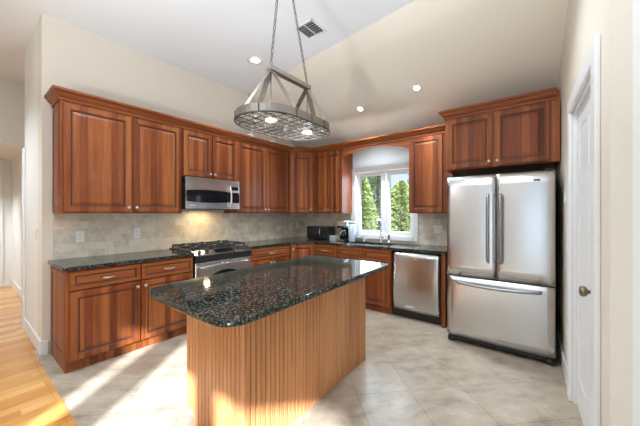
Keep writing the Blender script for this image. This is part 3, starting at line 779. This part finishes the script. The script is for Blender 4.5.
# ------------------------------------------------------------------ hanging pot rack lamp
PX, PY, PZ = -1.51, 1.515, 2.0
t = thing('pot_rack_light', 'oval brushed nickel pot rack lamp hanging on chains above the island', 'lamp', (PX, PY, PZ))
HWd, HLn, BHt = .235, .385, .058
def stadium(hw, hl, n=22):
    p = []
    for i in range(n + 1): a = math.pi * i / n; p.append((hw * math.cos(a), hl - hw + hw * math.sin(a)))
    for i in range(n + 1): a = math.pi + math.pi * i / n; p.append((hw * math.cos(a), -(hl - hw) + hw * math.sin(a)))
    return p
b = MB(); b.use(M['racknickel']); o_, i_ = stadium(HWd, HLn), stadium(HWd - .005, HLn - .005); k = len(o_)
V = [[b.b.verts.new((x, y, z)) for x, y in P] for P, z in ((o_, 0), (o_, BHt), (i_, BHt), (i_, 0))]
for j in range(4):
    A, B = V[j], V[(j + 1) % 4]
    for i in range(k): b._f([A[i], A[(i + 1) % k], B[(i + 1) % k], B[i]])
band = b.build('band', None, t)
for x, y in ((HWd, -.13), (HWd, .02), (HWd, .16), (-HWd, -.13), (-HWd, .02), (-HWd, .16), (.12, HLn - .032), (.12, -HLn + .032), (-.12, HLn - .032), (-.12, -HLn + .032)):
    b = MB(); b.use(M['darknickel']); b.box(x - .003, x + .003, y - .004, y + .004, .004, BHt - .002); b.build('seam', None, band)
b = MB(); b.tube([(x, y, 0) for x, y in stadium(HWd + .003, HLn + .003)], .006, 8, closed=True); b.build('rim', M['wire'], t)
b = MB(); b.use(M['wire'])
for i in range(-3, 4):
    x = i * .066; L = HLn - HWd + math.sqrt(max(0, (HWd - .004) ** 2 - x * x)); b.tube([(x, -L, .002), (x, L, .002)], .003, 6)
for i in range(-5, 6):
    y = i * .068; q = abs(y) - (HLn - HWd); L = (HWd - .004) if q <= 0 else math.sqrt(max(0, (HWd - .004) ** 2 - q * q))
    if L > .03: b.tube([(-L, y, .006), (L, y, .006)], .003, 6)
b.build('wire_grid', None, t)
BZ = .385; yA, yB = -.145, .245
b = MB(); b.use(M['racknickel']); b.strap((0, yA - .02, BZ), (0, yB + .02, BZ), (1, 0, 0), .045, .03); b.build('top_bar', None, t)
for y, ye in ((yA, -HLn + .004), (yB, HLn - .004)):
    for (px, py) in ((HWd - .003, y * .8), (-HWd + .003, y * .8), (0, ye)):
        b = MB(); b.use(M['racknickel']); wd = (0, 1, 0) if px else (1, 0, 0)
        b.strap((0, y, BZ), (px, py, BHt * .5), wd, .044, .004); b.build('strap', None, t)
    b = MB(); b.use(M['racknickel']); b.tube([(0, y, BZ), (0, y, .10)], .005, 8)
    b.lathe([(.012, .115), (.024, .105), (.028, .06), (.05, .045), (.052, .03), (.02, .028)], (0, y, 0)); sh = b.build('lamp_socket', None, t)
    b = MB(); b.lathe([(.018, .034), (.038, .028), (.040, .018), (.030, .012), (.012, .010)], (0, y, 0)); b.build('bulb', M['bulb'], sh)
    l = bpy.data.lights.new('pot_rack_bulb_light', 'POINT'); l.energy = 2; l.color = (.9, .95, 1); l.shadow_soft_size = .012
    lo = bpy.data.objects.new('pot_rack_bulb_light', l); COL.objects.link(lo); lo.location = (PX, PY + y, PZ - .07)
CZ = 3.3 - PZ; yc = (yA + yB) / 2 - .07
for y in (yA, yB):
    b = MB(); b.use(M['darknickel']); p0, p1 = Vector((0, y, BZ + .02)), Vector((0, yc + (.02 if y > yc else -.02), CZ - .03)); L = (p1 - p0).length; n = int(L / .042)
    dr_ = (p1 - p0).normalized()
    for i in range(n):
        c0 = p0 + dr_ * (i + .5) * L / n; sd_ = Vector((1, 0, 0)) if i % 2 else Vector((0, 1, 0)); sd_ = (sd_ - dr_ * sd_.dot(dr_)).normalized()
        b.tube([c0 + dr_ * .024 * math.cos(a) + sd_ * .0085 * math.sin(a) for a in [2 * math.pi * q / 10 for q in range(10)]], 0.0032, 5, closed=True)
    b.build('chain', None, t)
b = MB(); b.lathe([(.05, CZ), (.05, CZ - .012), (.02, CZ - .03), (.008, CZ - .034)], (0, yc, 0)); b.build('canopy', M['racknickel'], t)
for y in (-.12, .12):
    for x in (-HWd - .002, HWd + .002):
        b = MB(); sg = 1 if x > 0 else -1
        b.tube([(x, y, .012), (x + sg * .004, y, -.02), (x + sg * .012, y, -.045), (x + sg * .026, y, -.05), (x + sg * .034, y, -.03)], .003, 6); b.build('hook', M['racknickel'], t)

# ------------------------------------------------------------------ ceiling fittings
def add_ceiling_spot(loc, power):
    l = bpy.data.lights.new('ceiling_spot', 'SPOT'); l.energy = power; l.spot_size = R(120); l.spot_blend = .8; l.shadow_soft_size = .035; l.color = (.80, .92, 1)
    o = bpy.data.objects.new('ceiling_spot', l); COL.objects.link(o); o.location = (loc[0], loc[1], loc[2] - .03)
def downlight(loc, label, power, tilt=0.0, r=1.0, lr=.04):
    t = thing('recessed_light', label, 'light', loc, 0, 'recessed ceiling lights'); t.rotation_euler.x = tilt
    b = MB(); b.lathe([(.085 * r, -.001), (.083 * r, -.007), (.060 * r, -.009), (lr + .002, -.002)], seg=24); b.build('trim_ring', M['white'], t)
    b = MB(); b.lathe([(lr, -.004), (lr * .85, -.0055), (.01, -.006)], seg=20); b.build('lens', M['can'], t)
    add_ceiling_spot(loc, power)
def slope_z(x, y):
    y0 = brk(x); return 3.3 - .815 * (y - y0) / (YB + .2 - y0)
downlight((-2.88, 2.35, 3.3), 'recessed downlight in the flat white ceiling, left of the pot rack', 44, 0, 1.25, .056)
for x, y, lb in ((-2.10, 3.62, 'recessed downlight in the sloped ceiling above the window'), (-1.24, 3.50, 'recessed downlight in the sloped ceiling, nearest the refrigerator cabinet')):
    downlight((x, y, slope_z(x, y)), lb, 42, -math.atan(.815 / 1.75), .62)
for x, y in ((-2.6, .9), (-.55, 2.15), (-4.6, -.6), (-1.6, -.8), (1.2, -.8), (-7.4, -.3)):  # unseen spots without fittings, added to brighten the kitchen, hall and rear room
    z = 2.38 if x < -6.2 else 3.3
    add_ceiling_spot((x, y, z), 34 if y > 0 else (85 if x < -4 else 14))
t = thing('air_vent', 'square louvered air vent in the white ceiling', 'vent', (-1.94, 2.31, 3.3))
b = MB(); q = .125
b.box(-q, -q + .022, -q, q, -.012, -.001, .003).box(q - .022, q, -q, q, -.012, -.001, .003).box(-q, q, -q, -q + .022, -.012, -.001, .003).box(-q, q, q - .022, q, -.012, -.001, .003); b.build('frame', M['white'], t)
b = MB(); b.box(-q + .02, q - .02, -q + .02, q - .02, -.003, -.001); b.build('duct', M['slot'], t)
b = MB()
for i in range(6):
    y = -q + .038 + i * .034; b.strap((-q + .022, y, -.008), (q - .022, y, -.008), (0, 1, .8), .013, .002)
b.strap((0, -q + .022, -.010), (0, q - .022, -.010), (1, 0, 0), .008, .003)
b.build('louvers', M['white'], t)
# two small spotlights on the cabinet crown
for y, lb in ((2.76, 'small white clip spotlight on the cabinet crown, left one of the pair'), (3.22, 'small white clip spotlight on the cabinet crown, nearer the room corner')):
    t = thing('clip_spotlight', lb, 'spotlight', (XU - .02, y, UT + .0905), L90, 'clip spotlights on the crown')
    b = MB(); b.box(-.03, .06, -.02, .03, 0, .045, .008, 2); b.build('housing', M['plate'], t)
    b = MB(); b.lathe([(.014, 0), (.013, -.006), (.004, -.007)], (-.01, -.02, .022), 'y', 12); b.build('lens', M['slot'], t)

# ------------------------------------------------------------------ outlets and switches
def plate(label, loc, rz, kind='outlet', gangs=1, cat='outlet', name=None):
    t = thing(name or ('wall_outlet' if kind == 'outlet' else 'light_switch'), label, cat, loc, rz, 'wall plates')
    hw_ = .036 + .023 * (gangs - 1)
    b = MB(); b.box(-hw_, hw_, -.006, 0, -.058, .058, .002); b.build('cover_plate', M['plate'], t)
    for g in range(gangs):
        cx = (g - (gangs - 1) / 2) * .046
        if kind == 'outlet':
            for z in (-.02, .02):
                b = MB(); b.use(M['plate']).box(cx - .016, cx + .016, -.008, -.006, z - .013, z + .013, .001)
                b.use(M['slot']).box(cx - .008, cx - .005, -.0085, -.0079, z - .004, z + .006).box(cx + .005, cx + .008, -.0085, -.0079, z - .004, z + .006); b.build('receptacle', None, t)
        else:
            b = MB(); b.use(M['plate']); b.prism([(-.006, -.033), (-.011, -.03), (-.0075, .033), (-.006, .033)], 'x', cx - .016, cx + .016); b.build('rocker', None, t)
    return t
xs_, ys_ = XL + .0102, YB - .0102
plate('white duplex outlet on the stone backsplash near the left counter end', (xs_, .816, 1.128), L90)
plate('white duplex outlet on the backsplash between the left counter end and the range', (xs_, 1.347, 1.132), L90)
plate('white blank-faced switch plate on the backsplash right of the range', (xs_, 2.93, 1.133), L90, 'switch', 1, 'switch')
plate('white outlet on the corner backsplash, left of the neighbouring plate', (xs_, 3.96, 1.13), L90)
plate('white switch plate deepest in the corner, on the backsplash left of the toaster oven', (xs_, 4.14, 1.132), L90, 'switch', 1, 'switch')
plate('white two-gang switch plate on the backsplash beside the refrigerator', (-1.20, ys_, 1.148), 0, 'switch', 2, 'switch')
plate('white outlet on the backsplash between the toaster oven and the coffee maker', (-2.815, ys_, 1.15), 0)
plate('white light switch on the wall end facing the hall, left of the counter', (-4.10, .5298, 1.16), 0, 'switch', 1, 'switch')
dx, dy = -.047, .9989; Ls = 1.56
plate('white light switch on the right wall beside the white door', (RW[0] + dx * Ls - .0003, RW[1] + dy * Ls, 1.50), R(92.7 - 180), 'switch', 1, 'switch')
pl = thing('power_plug', 'black power plug in the outlet behind the coffee maker', 'plug', (-2.815, ys_ - .0082, 1.13))
b = MB(); b.box(-.016, .016, -.03, 0, -.014, .014, .004, 2); b.build('plug_body', M['black'], pl)
b = MB(); b.tube([(0, -.028, -.01), (.01, -.05, -.06), (.02, -.045, -.14), (.03, -.05, -.205)], .004, 6); b.build('cord', M['black'], pl)

# ------------------------------------------------------------------ things on the worktop
t = thing('toaster_oven', 'black toaster oven on the counter in the room corner', 'toaster oven', (-3.33, 3.86, CT1), R(4))
W, Hh, Dp = .43, .215, .28
b = MB(); b.use(M['black']); b.box(0, W, 0, Dp, .015, Hh + .015, .012, 2); b.build('body', None, t)
b = MB(); b.use(M['blackglass']); b.box(.02, W * .66, -.014, 0, .04, Hh - .005, .004); dm = b.build('door', None, t)
b = MB(); x = W * .70; b.tube([(x, -.005, .05), (x + .004, -.035, .06), (x + .008, -.045, .12), (x + .004, -.035, .185), (x, -.005, .2)], .008, 8); b.build('handle', M['chrome'], t)
for z in (.06, .115, .17):
    b = MB(); b.lathe([(.016, 0), (.015, -.014), (.004, -.016)], (W * .86, 0, z), 'y', 14); b.build('knob', M['black'], t)
for x in (.03, W - .03):
    for y in (.03, Dp - .03):
        b = MB(); b.lathe([(.012, 0), (.012, .016)], (x, y, 0), 'z', 10); b.build('foot', M['black'], t)
t = thing('coffee_maker', 'black and steel drip coffee maker on the counter left of the sink', 'coffee maker', (-2.695, 3.88, CT1))
W = .15
b = MB(); b.use(M['black']); b.box(0, W, 0, .23, 0, .035, .006, 2).box(.0, W, .14, .23, .03, .33, .006, 2).box(.0, W, .0, .23, .215, .24, .004); b.build('body', None, t)
b = MB(); b.use(M['steel_dark']); b.box(-.001, W + .001, -.004, .225, .24, .335, .012, 2); b.build('brew_head', None, t)
b = MB(); b.use(M['blackglass']); b.lathe([(.04, .036), (.058, .05), (.062, .10), (.05, .15), (.042, .165)], (W / 2, .07, 0), seg=18); cf = b.build('carafe', None, t)
b = MB(); b.use(M['steel']); b.lathe([(.044, .165), (.046, .18), (.02, .19)], (W / 2, .07, 0)); b.build('lid', None, cf)
b = MB(); b.use(M['chrome']); b.tube([(W / 2 + .02, .03, .16), (W / 2 + .02, -.02, .155), (W / 2 + .02, -.03, .11), (W / 2 + .02, .01, .07)], .008, 8); b.build('handle', None, cf)
b = MB(); b.use(M['steel']); b.box(.01, W - .01, -.003, .001, .008, .028); b.build('control_strip', None, t)
t = thing('water_pitcher', 'tall pale blue-grey pitcher right of the coffee maker', 'pitcher', (-2.468, 3.98, CT1))
b = MB(); b.use(M['palebluey']); b.lathe([(.048, 0.002), (.052, .01), (.056, .15), (.058, .29), (.02, .2905)], seg=20); b.build('jug', None, t)
b = MB(); b.use(M['greybox']); b.lathe([(.061, .29), (.061, .312), (.05, .322), (.015, .325)], seg=20); b.build('lid', None, t)
b = MB(); b.use(M['palebluey']); b.tube([(.04, .03, .26), (.085, .06, .25), (.085, .06, .10), (.04, .03, .07)], .009, 8); b.build('handle', None, t)
b = MB(); b.use(M['greybox']); b.box(-.06, .06, -.03, .03, 0, .085, .004)
tag(b.build('small_box', None, None, (-2.775, 3.90, CT1)), 'small pale grey box between the toaster oven and the coffee maker', 'box')
